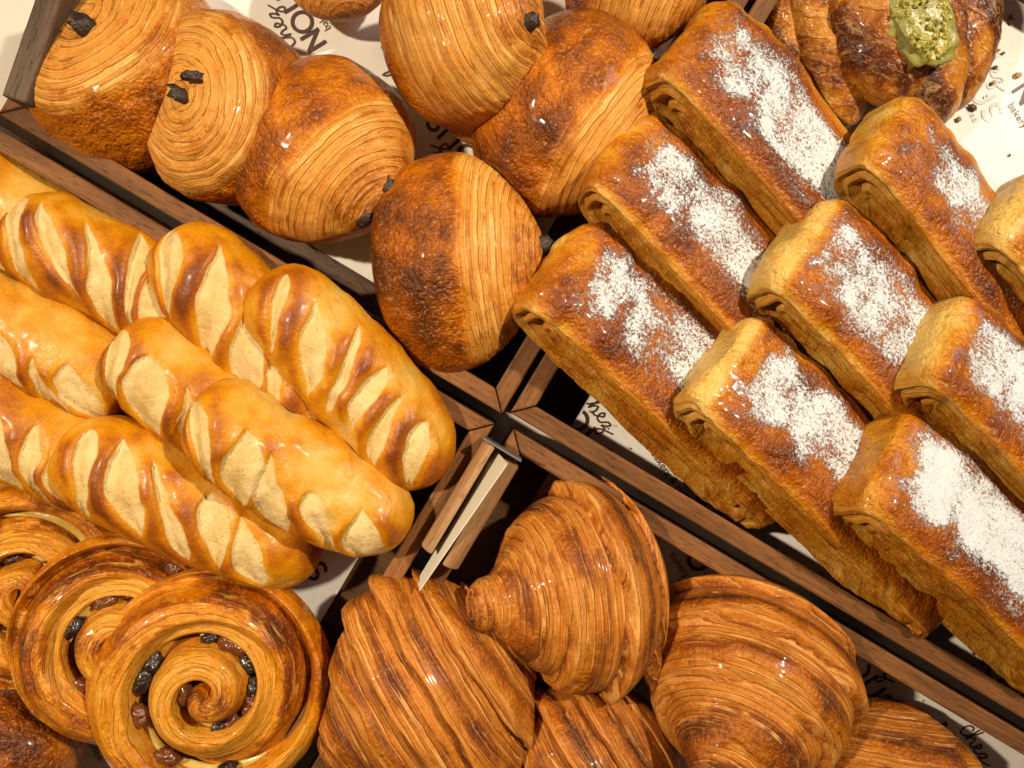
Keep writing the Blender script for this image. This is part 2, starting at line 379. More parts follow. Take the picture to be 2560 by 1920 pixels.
def put_logo(pap, px, py, deg, size=53, mat=None, dz=.0006, mirror=False):
    z = pap.location.z
    me = LOGO.copy(); o = link('printed_logo', me, mat or M_ink, pap)
    s = S(z) * size; c = W(px, py, z)
    M = Matrix.Translation((c.x, c.y, 0)) @ Matrix.Rotation(math.radians(-deg), 4, 'Z') @ Matrix.Diagonal((-s if mirror else s, s, 1, 1))
    me.transform(M); me.transform(Matrix.Translation((-pap.location.x, -pap.location.y, 0)))
    # lay the ink on the sheet's own relief
    from mathutils.bvhtree import BVHTree
    bvh = BVHTree.FromPolygons([v.co for v in pap.data.vertices], [p.vertices for p in pap.data.polygons])
    miss = set()
    for v in me.vertices:
        h = bvh.ray_cast(Vector((v.co.x, v.co.y, .05)), Vector((0, 0, -1)))
        v.co.z = (h[0].z if h[0] else .0) + dz
        if not h[0]: miss.add(v.index)
    if miss:
        bm = bmesh.new(); bm.from_mesh(me); bm.verts.ensure_lookup_table()
        bmesh.ops.delete(bm, geom=[bm.verts[i] for i in miss], context='VERTS'); bm.to_mesh(me); bm.free()
    return o
for a in ((1459, 1072, 55), (1715, 1167, 55), (2215, 1575, 57), (2508, 1700, 55)): put_logo(pap3, *a)
for a in ((2318, 205, 57), (2605, 300, 57)): put_logo(pap3b, *a)
put_logo(pap3b, 2440, 205, 62, mat=M_ink_back, mirror=False, dz=.0004)
for a in ((742, 33, 239), (1022, 117, 240), (1150, 368, 227), (560, 520, 238)): put_logo(pap1, *a)
for a in ((750, 1352, 60), (246, 1800, 57)): put_logo(pap2, *a)
for a in ((2160, 1690, 55), (1760, 1420, 55), (2400, 1900, 55)): put_logo(pap4, *a)

# wooden block end at the far left
o = board('dark_wooden_block', .09, .014, .075, None, 0, 0, 0, mitre=False, mat=M_wood_grey)
p = W(5, 238, .075); o.location = (p.x, p.y, .0005); o.rotation_euler = (0, 0, math.radians(71))
o.location = p - Vector((0, 0, .0745)); 
tag(o, 'greyish dark wooden board standing at the far left edge', 'board')
for v in o.data.vertices: v.co.y = -v.co.y
o.data.flip_normals()

# ------------------------------------------------------------------ laminated pastry rolled about local X
def roll_mesh(name, prof, R, ry, rz, nu, nv, seed, lay_n, crust_x, lump=.05, bands=0, band_amp=.0, band_range=(-1, 1), twist=1.0, bend=0.0, flat=-.62,
              tails=(), bake_fn=None, layer_amp=.012, lm_max=1.0, spiral=1, soft=.14, lines_along=0, offc=(0, 0)):
    C = spline(prof, nu); x, r = C[:, 0:1], np.maximum(C[:, 1:2], .0015)
    v = np.linspace(0, 2 * np.pi, nv + 1)[None, :] - np.pi / 2 
    x = np.broadcast_to(x, (nu, nv + 1)).copy(); rr = np.broadcast_to(r, (nu, nv + 1)).copy()
    dirv = np.stack([x, rr * np.cos(v), rr * np.sin(v)], -1)
    n1 = fbm(dirv * 1.6 + seed * 3.1, seed, 3) - .5; n2 = fbm(dirv * 4.5 + seed, seed + 5, 3) - .5
    vw = (v + np.pi / 2) / (2 * np.pi)
    th = vw * spiral
    # lamination coordinate: arc length along the profile, grows from the body to the end face
    al = np.r_[0, np.cumsum(np.hypot(np.diff(C[:, 0]), np.diff(C[:, 1])))][:, None]
    lay = lay_n * al + th + 0 * x
    if bands:
        q = (band_range[1] - x) / (band_range[1] - band_range[0])
        ph = q * bands + vw * twist + n1 * .5
        f = ph - np.floor(ph)
        rr = rr * (1 + band_amp * ((1 - f) ** 1.0 * 1.1 - .5) * sst(0.02, .06, f) * sst(0, .12, r))
        edge = sst(.80, .93, f) * sst(1.0, .95, f)
    else: f = 0 * x; edge = 0 * x
    if lines_along: lay = lines_along * vw + x * 1.2 * spiral
    lm = sst(crust_x - soft, crust_x + soft, x + n1 * .35) * lm_max
    if bands: lm = lm * (1 - .80 * sst(.16, .26, f + n2 * .3) * sst(.56, .44, f + n2 * .3) * sst(.35, .55, fbm(dirv * 1.3 + seed, seed + 9, 2)))
    rr = rr * (1 + lump * 2 * n1 + lump * .7 * n2)
    rr = rr + layer_amp * lm * np.abs(np.sin(np.pi * (lay + n1 * .5))) * sst(0, .2, r) - layer_amp * .5 * lm
    for v0, amp, wd in tails:
        dv = (v - math.radians(v0) + np.pi) % (2 * np.pi) - np.pi
        rr = rr * (1 + amp * np.exp(-(dv / wd) ** 2))
    Y = rr * np.cos(v) * ry; Z = rr * np.sin(v) * rz; X = x + n2 * lump * .5
    k = sst(.6, 0, r); Y = Y + k * offc[0]; Z = Z + k * offc[1]
    Y = Y + bend * (X ** 2)
    Z = np.where(Z < flat * rz, flat * rz + (Z - flat * rz) * .25, Z)
    P = np.stack([X, Y, Z], -1) * R
    bake = bake_fn(x, v, n1, n2, lm, f, edge) if bake_fn else .5 + 0 * x
    return grid_mesh(name, P[:, :-1], True, corner={'lay': lay}, point={'bake': bake[:, :-1], 'lm': lm[:, :-1], 'pw': 0 * bake[:, :-1], 'alo': ((x * 5 if lines_along else np.abs(vw - .5) * 9) + 0 * x)[:, :-1]})

def up(v): return np.sin(v)
# --- chocolate pastries
PROF_PAIN = [(-.86, 0), (-.84, .45), (-.70, .80), (-.38, .98), (0, 1.02), (.30, .96), (.55, .80), (.74, .57), (.86, .32), (.91, .12), (.92, 0)]
def bake_pain(dark):
    def fn(x, v, n1, n2, lm, f, edge):
        b = dark + .18 * up(v) * (1 - lm) + n1 * .7 + n2 * .4
        b = b * (1 - lm) + lm * (.24 + .24 * sst(.5, .95, x) + n1 * .4)
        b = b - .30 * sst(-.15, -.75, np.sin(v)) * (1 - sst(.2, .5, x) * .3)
        return np.clip(b + .05, .04, .98)
    return fn
def block_mesh(name, sx, sy, sz, seed, jag=.18):
    bm = bmesh.new(); bmesh.ops.create_cube(bm, size=1); bmesh.ops.subdivide_edges(bm, edges=bm.edges, cuts=2, use_grid_fill=True)
    rnd = random.Random(seed)
    for v in bm.verts:
        c = v.co; l = max(abs(c.x), abs(c.y), abs(c.z)) / max(1e-6, c.length) ; c *= (.55 + .45 * l * 1.25) / 1.0
        c.x *= sx; c.y *= sy; c.z *= sz; c += Vector((rnd.uniform(-1, 1) * sx, rnd.uniform(-1, 1) * sy, rnd.uniform(-1, 1) * sz)) * jag * .35
    for f in bm.faces: f.smooth = True
    me = bpy.data.meshes.new(name); bm.to_mesh(me); bm.free(); return me
def pain(label, px, py, z, R_px, yaw, tilt, rollv, seed, dark=.5, crust=.02, sticks=(), tails=(), ry=1.0, rz=.80, lay_n=9, spiral=1, offc=(0, 0), prof=None, flat=-.7, nu=230, nv=170, soft=.12):
    root = empty('chocolate_pastry'); R = R_px * S(z)
    me = roll_mesh('dough', prof or PROF_PAIN, R, ry, rz, nu, nv, seed, lay_n, crust, lump=.055, tails=tails, bake_fn=bake_pain(dark), layer_amp=.007, spiral=spiral, offc=offc, flat=flat, soft=soft)
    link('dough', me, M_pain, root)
    for k, (x, y, zz, rot) in enumerate(sticks):
        o = link('chocolate_stick', block_mesh('chocolate', .36 * R, .17 * R, .11 * R, seed * 7 + k, .45), M_choc, root)
        o.location = ((x - .10) * R, y * R, zz * R); o.rotation_euler = (rot, .2 * k, .1)
    pose(root, px, py, z, yaw, tilt, rollv)
    tag(root, label, 'chocolate pastry', 'chocolate pastries in the top left tray'); return root
PROF_END = [(-.90, 0), (-.88, .45), (-.72, .82), (-.36, 1.0), (0, 1.04), (.26, 1.0), (.44, .92), (.55, .76), (.61, .56), (.64, .36), (.655, .16), (.645, 0)]
PROF_CONE = [(-.86, 0), (-.84, .45), (-.70, .80), (-.38, .98), (0, 1.02), (.28, .95), (.52, .80), (.72, .60), (.88, .36), (.98, .15), (1.0, 0)]
pain('chocolate pastry rolled end up in the tray corner, at far top left', 322, 168, .034, 240, 238, 60, 0, 1, .40, .44, sticks=[(.72, .0, .28, .3)], lay_n=10, spiral=1, rz=1.05, ry=1.02, tails=[(-60, .12, .5)], prof=PROF_END)
pain('pale spiral ended chocolate pastry with a stick end in its centre, second from left', 562, 275, .048, 212, 172, 66, 0, 2, .50, .38, sticks=[(.73, .02, .03, .4), (.70, -.12, .27, 1.2)], lay_n=10, spiral=1, ry=1.06, rz=1.02, prof=PROF_END)
pain('glossy chocolate pastry third from left, its layers turned to the lower right', 820, 392, .044, 228, 46, 18, 0, 3, .50, .30, sticks=[(.90, .22, .17, .2), (.92, -.20, .12, .5)], lay_n=11, rz=.88, spiral=1, tails=[(175, .06, .4)], prof=PROF_CONE)
pain('dark glossy chocolate pastry nearest the tray crossing', 1140, 645, .048, 224, -4, 12, 0, 4, .60, .22, sticks=[(1.0, .03, .06, .2)], lay_n=10, rz=.84, ry=1.14, tails=[(180, .10, .35)], prof=PROF_CONE)
pain('layered chocolate pastry at top centre with a pointed lower tail', 1165, 92, .064, 212, -14, 34, 0, 5, .46, -.50, sticks=[(.90, .10, .26, .2), (.90, -.30, .14, .7)], lay_n=9, rz=.9, ry=1.0, tails=[(-150, .34, .22)], prof=PROF_CONE)
pain('large bumpy crusted chocolate pastry left of the sugar dusted pastries', 1430, 300, .037, 232, 36, 10, 0, 6, .52, .34, sticks=[], lay_n=11, rz=.85, ry=1.08, prof=PROF_CONE)
pain('small visible end of a pastry at the top edge, above the printed paper', 850, -62, .040, 120, 75, 10, 0, 7, .5, -.4, lay_n=7, rz=.8, ry=1.1, nu=150, nv=110)
pain('chocolate pastry cut by the top edge, behind the dusted pastries', 1610, -75, .040, 190, 30, 10, 0, 8, .62, -.3, lay_n=9, rz=.8, ry=1.05, nu=170, nv=120)

# --- croissants
PROF_CRO = [(1.14, 0), (1.12, .12), (1.02, .22), (.86, .36), (.66, .58), (.40, .82), (.10, .98), (-.18, 1.0), (-.5, .84), (-.78, .55), (-.95, .25), (-1.0, 0)]
def bake_cro(dark):
    def fn(x, v, n1, n2, lm, f, edge):
        b = dark + n1 * .55 + n2 * .3 + .32 * sst(.25, .5, f) * sst(.72, .55, f) - .26 * np.exp(-((f - .09) / .07) ** 2) + .22 * sst(.90, .99, f) + .20 * sst(.65, 1.1, x)  # bake tone, plus pale highlight and dark crease shading painted at band steps
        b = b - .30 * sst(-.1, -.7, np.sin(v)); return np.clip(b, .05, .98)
    return fn
def croissant(label, px, py, z, R_px, yaw, tilt, rollv, seed, dark=.45, bands=5, amp=.10, prof=None, rz=.82, bend=0.0, lay_n=7, twist=1.0, ry=1.0, nu=260, nv=180, tails=(), flap=None, spiral=1):
    R = R_px * S(z)
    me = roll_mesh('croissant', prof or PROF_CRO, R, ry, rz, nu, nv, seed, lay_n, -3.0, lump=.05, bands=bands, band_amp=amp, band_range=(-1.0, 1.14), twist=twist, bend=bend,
                   tails=tails, bake_fn=bake_cro(dark), layer_amp=.004, lm_max=.95, spiral=spiral)
    if flap:
        root = empty('croissant'); link('dough', me, M_crois, root)
        fx, fy, fz, L, wd, yw, tl = flap
        fm = roll_mesh('dough_tail', [(-1, 0), (-.97, .12), (-.5, .22), (.2, .20), (.7, .12), (.97, .05), (1, 0)], L * R, 1.0, .5, 90, 48, seed + 40, 5, -3, lump=.06, bake_fn=lambda x, v, n1, n2, lm, f, e: np.clip(.66 + n1 * .5 + .2 * x, 0, 1), lines_along=6, layer_amp=.01)
        o = link('dough_tail', fm, M_crois, root); o.location = (fx * R, fy * R, fz * R); o.rotation_euler = (0, math.radians(tl), math.radians(yw))
    else: root = link('croissant', me, M_crois)
    pose(root, px, py, z, yaw, tilt, rollv)
    tag(root, label, 'croissant', 'croissants in the bottom tray'); return root
croissant('plump croissant nearest the card clip, its dark rolled tip pointing left', 1430, 1470, .046, 268, 176, 24, 0, 11, .42, bands=4.5, amp=.13, rz=.90, ry=1.0, lay_n=14,
          prof=[(1.02, 0), (1.01, .13), (.93, .22), (.80, .26), (.72, .33), (.60, .50), (.42, .70), (.18, .88), (-.10, .98), (-.34, .94), (-.60, .72), (-.80, .4), (-.86, 0)], flap=(-.40, .52, .60, .60, .2, 112, 18))
croissant('croissant with straight ridges, second in its tray, beside the left tray wall', 1075, 1725, .046, 268, 149, 6, 0, 12, .40, bands=6, amp=.12, rz=.8, ry=1.14, lay_n=15)
croissant('largest croissant in the bottom tray with a swirled tip facing up', 1862, 1700, .046, 272, 128, 46, 0, 13, .44, bands=5, amp=.11, rz=.95, ry=1.0, lay_n=15)
croissant('shaded croissant in the bottom row between two larger croissants', 1475, 1935, .038, 232, 150, 6, 0, 14, .46, bands=5, amp=.15, rz=.8, ry=1.05, lay_n=15)
croissant('croissant at the lower right, mostly cut by the bottom edge', 2225, 1990, .040, 235, 98, 20, 0, 15, .44, bands=5, amp=.05, rz=.85, ry=1.0, lay_n=15)

# --- sugar dusted folded pastries: a flat roll about local Y, long in X
def danish_mesh(seed, L, Wd, H, powder, nu=210, nv=220, cream=0.0, dark=.55):
    # profile across: (y, inset 0 at medial line .. 1 at the rim)
    prof = [(-.90, 0), (-.90, .18), (-.93, .36), (-1.0, .56), (-1.02, .74), (-.97, .90), (-.84, .985), (-.5, 1.02), (0, 1.04), (.5, 1.02), (.84, .985), (.97, .90), (1.02, .74), (1.0, .56), (.93, .36), (.90, .18), (.90, 0)]
    C = spline(prof, nu); y, r = C[:, 0:1] * Wd / 2, np.maximum(C[:, 1:2], 0)
    v = np.linspace(0, 2 * np.pi, nv + 1)[None, :] - np.pi / 2
    b = H / 2; a = L / 2 - b
    # stadium direction with dense ends
    cs, sn = np.cos(v), np.sin(v)
    ex = np.sign(cs) * np.abs(cs) ** .42; ez = np.sign(sn) * np.abs(sn) ** .46
    mx = a * ex * (1 - .12 * (1 - r)) ; 
    X = mx + b * r * ex * .9; Z = b * r * ez; Y = np.broadcast_to(y, X.shape).copy()
    Q = np.stack([X, Y, Z], -1)
    n1 = fbm(Q * 38 + seed * 2.7, seed, 3) - .5; n2 = fbm(Q * 120 + seed, seed + 3, 3) - .5
    side = sst(.97, .80, r)                           # 1 on the layered side faces
    lay = (1 - r) * 6.0 + 0 * X
    ridge = np.abs(np.sin(np.pi * ((1 - r) * 3.2 + n1 * .9)))
    rel = .0042 * ridge * side
    Y = Y + np.sign(Y) * (rel + .006 * n1 * side + .004 * n2 * side)
    # deep fold running along each side face
    fold = np.exp(-((r - .42 - .25 * n1) / .10) ** 2) * sst(.95, .6, np.abs(X) / (L / 2)); Y = Y - np.sign(Y) * .0075 * fold
    Z = Z + .010 * n1 * (1 - side * .5) + .002 * n2
    X = X + .010 * n1
    Z = np.where(Z < -b * .7, -b * .7 + (Z + b * .7) * .3, Z)
    top = sst(.2, .7, Z / b) * (1 - side)
    endd = sst(.80, 1.0, np.abs(X) / (L / 2))
    bake = dark + .05 + .12 * top - .28 * endd * (1 - side) + n1 * .5 + n2 * .25
    bake = bake * (1 - side) + side * (.16 + .30 * ridge + n1 * .7 - .20 * fold)
    bake = bake - cream * sst(.86, .96, -X / (L / 2)) * .7
    lm = np.clip(side * (.55 + .40 * sst(.55, .9, np.abs(X) / (L / 2))) + .15 * endd * (1 - side), 0, 1)
    xs = (X + L / 2) / L
    pn = fbm(Q * 55 + 9 + seed, seed + 8, 2)
    pw = powder * sst(-.02, .16, xs) * sst(.95, .45, xs) * sst(1.12, .10, np.abs((Y - .004) / (Wd / 2))) * sst(.3, .75, Z / b) * (1 - side)
    pw = np.minimum(pw * (.80 + .75 * (pn - .45)), .55 + .10 * (powder > 1.05))
    pw = pw + (.42 * side + .34 * (1 - side)) * sst(.0, .15, xs) * sst(1.0, .5, xs) * sst(-.5, .4, Z / b) * powder * (pn + .2)
    P = np.stack([X, Y, Z], -1)
    lay = lay + 0 * X
    return grid_mesh('dough', P[:, :-1], True, corner={'lay': lay}, point={'bake': np.clip(bake, .03, .84)[:, :-1], 'lm': lm[:, :-1], 'pw': pw[:, :-1], 'alo': (X * 60)[:, :-1]})
def danish(label, ex, ey, zt, yaw, pitch, rollv, seed, powder=.8, L=.212, Wd=.063, H=.043, cream=0.0, dark=.55):
    """(ex,ey): pixel of the middle of its raised end's top edge, at height zt"""
    rv = random.Random(seed); L *= rv.uniform(.97, 1.03); Wd *= rv.uniform(.94, 1.06); H *= rv.uniform(.90, 1.10); yaw += rv.uniform(-1.5, 1.5); rollv += rv.uniform(-4, 3)
    o = link('sugar_dusted_pastry', danish_mesh(seed, L, Wd, H, powder, cream=cream, dark=dark), M_dan)
    pose(o, ex, ey, zt, yaw, -pitch, rollv)
    R = o.rotation_euler.to_matrix()
    o.location = W(ex, ey, zt) - R @ Vector((-L / 2 * .90, 0, H / 2 * .80))
    tag(o, label, 'sugared pastry', 'sugar dusted pastries in the right tray'); return o
Y0, PI0, RO = 43.5, 12, -19
danish('front sugar dusted pastry leaning over the tray corner, nearest the crossing', 1435, 652, .082, Y0 - 1, PI0, RO, 21, .80)
danish('dusted pastry just behind the front one, touching the bumpy chocolate pastry', 1588, 372, .080, Y0, PI0, RO, 22, .85, dark=.6)
danish('dusted pastry at the top, right of the chocolate pastries', 1765, 85, .078, Y0 + 2, PI0, RO, 23, .9, dark=.62)
danish('dusted pastry with a pale torn end, second along the lower tray wall', 1850, 908, .086, Y0 - 2, PI0, RO, 24, .85, cream=1.0)
danish('dusted pastry with a pale end in the middle of the right tray', 2040, 605, .084, Y0, PI0, RO, 25, 1.0, cream=.9)
danish('dusted pastry below the pistachio pastry, with a rough flaky end', 2255, 322, .080, Y0 + 3, PI0, RO, 26, .7, cream=.2, dark=.5)
danish('most heavily dusted pastry at the lower right of its tray', 2258, 1150, .092, Y0 - 2, PI0, RO, 27, 1.15, dark=.5)
danish('dusted pastry running out of the right edge above the heavily dusted one', 2400, 842, .088, Y0, PI0, RO, 28, 1.0, cream=.5)
danish('pale torn pastry end at the right edge beside the bare paper', 2590, 515, .078, Y0 + 4, PI0, RO, 29, .3, cream=1.0, dark=.42)

# --- slashed bread rolls
def bread_mesh(seed, L, Rr, slashes, nu=200, nv=120, ang=40, side0=0.0, sgn=1, dark=.5, hw=.30, hl=1.15):
    xs = [(-1, 0), (-.995, .22), (-.965, .48), (-.90, .72), (-.75, .92), (-.5, 1.0), (0, 1.02), (.5, .98), (.75, .86), (.90, .63), (.965, .40), (.995, .18), (1, 0)]
    C = spline(xs, nu); x, r = C[:, 0:1] * L / 2 / Rr, np.maximum(C[:, 1:2], .002)
    v = np.linspace(0, 2 * np.pi, nv + 1)[None, :] - np.pi / 2
    X = np.broadcast_to(x, (nu, nv + 1)).copy(); rr = np.broadcast_to(r, X.shape).copy()
    Q = np.stack([X, rr * np.cos(v), rr * np.sin(v)], -1)
    n1 = fbm(Q * 1.1 + seed * 3.3, seed, 2) - .5; n2 = fbm(Q * 3.2 + seed, seed + 4, 3) - .5
    t = ((np.pi / 2 - v + np.pi) % (2 * np.pi) - np.pi) + side0      # arc from the ridge
    rr = rr * (1 + .20 * n1 + .08 * n2)
    cut = 0 * X; bake = dark - .06 + .75 * n1 + .4 * n2 + .05 * np.cos(t)
    ca, sa = math.cos(math.radians(ang)), math.sin(math.radians(ang)) * sgn
    rnd = random.Random(seed)
    for s in slashes:
        s = s * L / 2 / Rr; j = rnd.uniform(-.12, .12); w_ = hw * rnd.uniform(.70, 1.2); l_ = hl * rnd.uniform(.75, 1.15)
        dx, dt = X - s, t - j
        da = math.radians(ang + rnd.uniform(-9, 9)); ca, sa = math.cos(da), math.sin(da) * sgn
        p = dx * ca + dt * sa; q = -dx * sa + dt * ca
        q = q + .10 * n2 + .16 * n1 + .12 * np.sin(p * 1.5 + seed + s * 2); p = p + .5 * n1
        lens = w_ * np.clip(1 - (p / l_) ** 2, 0, 1) ** rnd.uniform(.55, .9) * (1 + .35 * np.sin(p * 2.2 + s * 5))
        d = (lens - np.abs(q))
        k = np.clip(q / np.maximum(lens, 1e-3), -1.2, 1.2) * sgn
        c = np.where(k > 0, sst(-.01, .05, d), sst(-.05, .16, d)) * (np.abs(p) < l_)
        inl = sst(l_ * 1.1, l_ * .5, np.abs(p))
        rr = rr - c * (.015 + .085 * sst(-1, .95, k)) + .045 * np.exp(-((np.abs(q) - lens - .12) / .12) ** 2) * inl
        rr = rr + .025 * c * np.exp(-((q - .03) / .06) ** 2)
        cut = np.maximum(cut, c)
        bake = bake + .30 * np.exp(-((np.abs(q) - lens - .14) / .16) ** 2) * inl * (.35 + .65 * sst(-.6, .6, k)) - .10 * np.exp(-((np.abs(q) - lens) / .05) ** 2) * inl
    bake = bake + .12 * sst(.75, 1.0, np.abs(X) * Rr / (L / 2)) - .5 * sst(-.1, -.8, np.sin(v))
    Y = rr * np.cos(v); Z = rr * np.sin(v) * .84; Y = Y + .02 * X ** 2 * math.sin(seed)
    P = np.stack([X, Y, Z], -1) * Rr
    return grid_mesh('bread', P[:, :-1], True, point={'bake': np.clip(bake, .02, .98)[:, :-1], 'cut': cut[:, :-1]})
def bread(label, x0, y0, x1, y1, wpx, z0, z1, seed, slashes, **kw):
    rollv = kw.pop('rollv', 0)
    a, b = W(x0, y0, z0), W(x1, y1, z1); d = b - a; L = d.length
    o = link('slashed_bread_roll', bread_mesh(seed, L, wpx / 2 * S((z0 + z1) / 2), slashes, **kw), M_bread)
    o.location = (a + b) / 2
    yaw = math.atan2(d.y, d.x); pitch = math.atan2(d.z, math.hypot(d.x, d.y))
    o.rotation_euler = (Matrix.Rotation(yaw, 3, 'Z') @ Matrix.Rotation(-pitch, 3, 'Y') @ Matrix.Rotation(math.radians(rollv), 3, 'X')).to_euler()
    tag(o, label, 'bread roll', 'slashed bread rolls in the left tray'); return o
G6 = (-.62, -.30, .02, .34, .64)
bread('bread roll nearest the tray crossing, with six narrow slashes', 660, 692, 1105, 1192, 262, .070, .056, 31, (-.66, -.38, -.10, .18, .46, .74), ang=62, hw=.25, sgn=-1, hl=.95)
bread('bread roll with wide pale slashes, left of the one nearest the crossing', 412, 600, 905, 1120, 268, .060, .044, 32, (-.74, -.40, -.02, .34, .66), ang=50, hw=.33, sgn=-1, hl=1.2, rollv=10)
bread('front bread roll overlapping the two rolls beside it, smooth on its upper side', 480, 1020, 1010, 1345, 262, .076, .060, 33, (-.74, -.34, .0, .34, .68), ang=58, hw=.30, sgn=-1, side0=.55, hl=1.0, dark=.44)
bread('short looking bread roll in the middle of the pile', 292, 850, 760, 1180, 252, .062, .046, 34, (-.80, -.34, .10, .5), ang=55, hw=.33, sgn=-1, side0=.45, hl=1.05, dark=.40)
bread('lowest bread roll lying above the raisin swirls', 150, 1110, 800, 1400, 268, .060, .044, 35, (-.66, -.34, -.04, .25, .54), ang=55, hw=.25, sgn=-1, hl=1.05, dark=.52, side0=.1)
bread('bread roll with three long slashes below the tray wall at left', 32, 540, 530, 830, 246, .056, .042, 36, (-.70, -.36, .0, .36, .7), ang=52, hw=.24, sgn=-1, hl=1.3, side0=.1)
bread('long smooth bread roll entering from the left edge', -190, 700, 340, 985, 240, .056, .050, 37, (-.3, .10, .5, .78), ang=55, hw=.28, sgn=-1, side0=.75, hl=.95, dark=.38)
bread('glossy bread roll above the raisin swirls at the left edge', -160, 955, 300, 1215, 250, .054, .048, 38, (-.35, .05, .42, .74), ang=58, hw=.28, sgn=-1, side0=.35, hl=1.1, dark=.54)
bread('bread roll in the corner of the pile under the tray wall', -210, 372, 300, 680, 225, .036, .030, 39, (-.5,), ang=55, hw=.2, sgn=-1, side0=1.2, dark=.42)
bread('bread roll buried in the pile, seen only between its neighbours', 110, 985, 470, 1190, 190, .030, .028, 40, (0,), ang=55, hw=.2, side0=1.2, dark=.5)
bread('pale sliver of a bread roll at the left edge between two rolls', -180, 590, 260, 830, 200, .034, .032, 41, (-.2,), ang=55, hw=.2, side0=1.2, dark=.22)
bread('bottom bread roll barely showing at the left edge', -260, 1030, 70, 1232, 150, .034, .030, 42, (-.2, .3), ang=55, hw=.3, side0=.6, dark=.40)

# --- raisin swirls
SN_R, SN_G = [0, .30, .56, 1.0], [.0, .86, 1.62, 2.42]
def snail_mesh(seed, R, nu=250, nv=260, dark=.5):
    u = np.linspace(0, 1, nu)[:, None]; th = np.linspace(0, 2 * np.pi, nv + 1)[None, :]
    # radial path: over the top, round the outer edge, down the side
    rad = np.interp(u, [0, .70, .80, .87, .93, 1.0], [.002, .82, .93, .985, 1.0, .93])
    top = np.interp(u, [0, .55, .70, .80, .87, .93, 1.0], [.26, .25, .235, .17, .07, -.06, -.26])
    Q = np.stack([rad * np.cos(th), rad * np.sin(th), top + 0 * th], -1)
    n1 = fbm(Q * 1.8 + seed * 1.3, seed, 3) - .5; n2 = fbm(Q * 6 + seed, seed + 2, 3) - .5
    g = np.interp(rad, SN_R, SN_G); phi = g - th / (2 * np.pi) + .12 * n1
    k = np.round(phi); d = phi - k                                  # distance to the groove between two turns
    inner = sst(.05, .35, phi)                                       # no groove inside the closed centre
    p = phi - np.floor(phi)
    gr = np.where(d > 0, np.exp(-(d / .085) ** 2), np.exp(-(d / .20) ** 2)) * sst(1.01, .90, rad) * sst(.0, .12, rad)
    z = top - .22 * gr + .05 * np.sin(np.pi * p) * sst(1, .8, rad) + .06 * n1 + .018 * n2
    z = z - .10 * sst(.36, .52, rad) * sst(.66, .56, rad) + .05 * sst(.3, .1, rad)
    lay = 7 * phi
    X = rad * np.cos(th) * (1 + .05 * n1); Y = rad * np.sin(th) * (1 + .05 * n1)
    P = np.stack([X, Y, z], -1) * R
    ring = sst(.50, .72, rad)
    bake = dark + .05 * ring + n1 * 1.0 + n2 * .5 - .30 * (1 - ring) * sst(.12, .3, rad) + .30 * np.exp(-((d + .22) / .10) ** 2) * sst(.95, .8, rad) - .25 * sst(.93, 1.0, u)
    bake = np.where(gr > .5, bake + .10, bake)
    lm = np.clip(.85 - .5 * sst(.74, .86, rad) * sst(-.15, .15, n1 + .1), 0, .9)
    return grid_mesh('dough', P[:, :-1], True, corner={'lay': lay + 0 * X}, point={'bake': np.clip(bake, .04, .95)[:, :-1], 'lm': (lm + 0 * X)[:, :-1], 'pw': 0 * bake[:, :-1], 'alo': (np.abs(th - np.pi) * 4 * np.sqrt(rad) + 0 * X)[:, :-1]})
def blob_mesh(name, seed, sx, sy, sz, nu=14, nv=18, lump=.35, fr=2.2):
    u = np.linspace(0.001, np.pi - .001, nu)[:, None]; v = np.linspace(0, 2 * np.pi, nv, endpoint=False)[None, :]
    D = np.stack([np.sin(u) * np.cos(v), np.sin(u) * np.sin(v), np.cos(u) + 0 * v], -1)
    k = 1 + lump * (fbm(D * fr + seed * 1.7, seed, 2) - .5) * 2
    P = D * k[..., None] * np.array([sx, sy, sz]); return grid_mesh(name, P, True)
def snail(label, px, py, z, R_px, yaw, tx, ty, seed, raisins, dark=.5, flipx=False, **kw):
    root = empty('raisin_swirl'); R = R_px * S(z)
    link('dough', snail_mesh(seed, R, dark=dark, **kw), M_snail, root)
    rnd = random.Random(seed)
    for k, (turn, a, sz, light) in enumerate(raisins):                # tucked into the groove between two turns
        rho = float(np.interp(turn + a / 360, SN_G, SN_R)); zz = .12 if rho > .3 else .17
        o = link('raisin', blob_mesh('raisin', seed * 9 + k, .095 * R * sz, .060 * R * sz, .065 * R * sz, 12, 14, .5, 2.6), M_raisin_lt if light else M_raisin, root)
        o.location = (rho * R * math.cos(math.radians(a)), rho * R * math.sin(math.radians(a)), zz * R); o.rotation_euler = (rnd.uniform(-.4, .4), .2, math.radians(a + 90 + rnd.uniform(-25, 25)))
    for k, (turn, a0, a1) in enumerate(((1, 20, 120), (1, 210, 330), (0, 200, 330))):   # custard showing in the groove
        aa = np.radians(np.linspace(a0, a1, 40))[:, None]; rr = np.interp(turn + aa / (2 * np.pi), SN_G, SN_R)
        ph = np.linspace(0, 2 * np.pi, 10, endpoint=False)[None, :]; ww = (.045 * np.sin(np.linspace(0, np.pi, 40)) ** .5 + .002)[:, None]
        rho = rr + ww * np.cos(ph); zz = .065 + ww * .6 * np.sin(ph) + .01 * np.sin(aa * 9)
        link('custard_filling', grid_mesh('custard', np.stack([rho * np.cos(aa), rho * np.sin(aa), zz + 0 * rho], -1) * R, True), M_custard, root)
    root.location = W(px, py, z)
    root.rotation_euler = (Matrix.Rotation(math.radians(ty), 3, 'Y') @ Matrix.Rotation(math.radians(tx), 3, 'X') @ Matrix.Rotation(math.radians(yaw), 3, 'Z')).to_euler()
    tag(root, label, 'raisin swirl', 'raisin swirls in the lower left tray'); return root
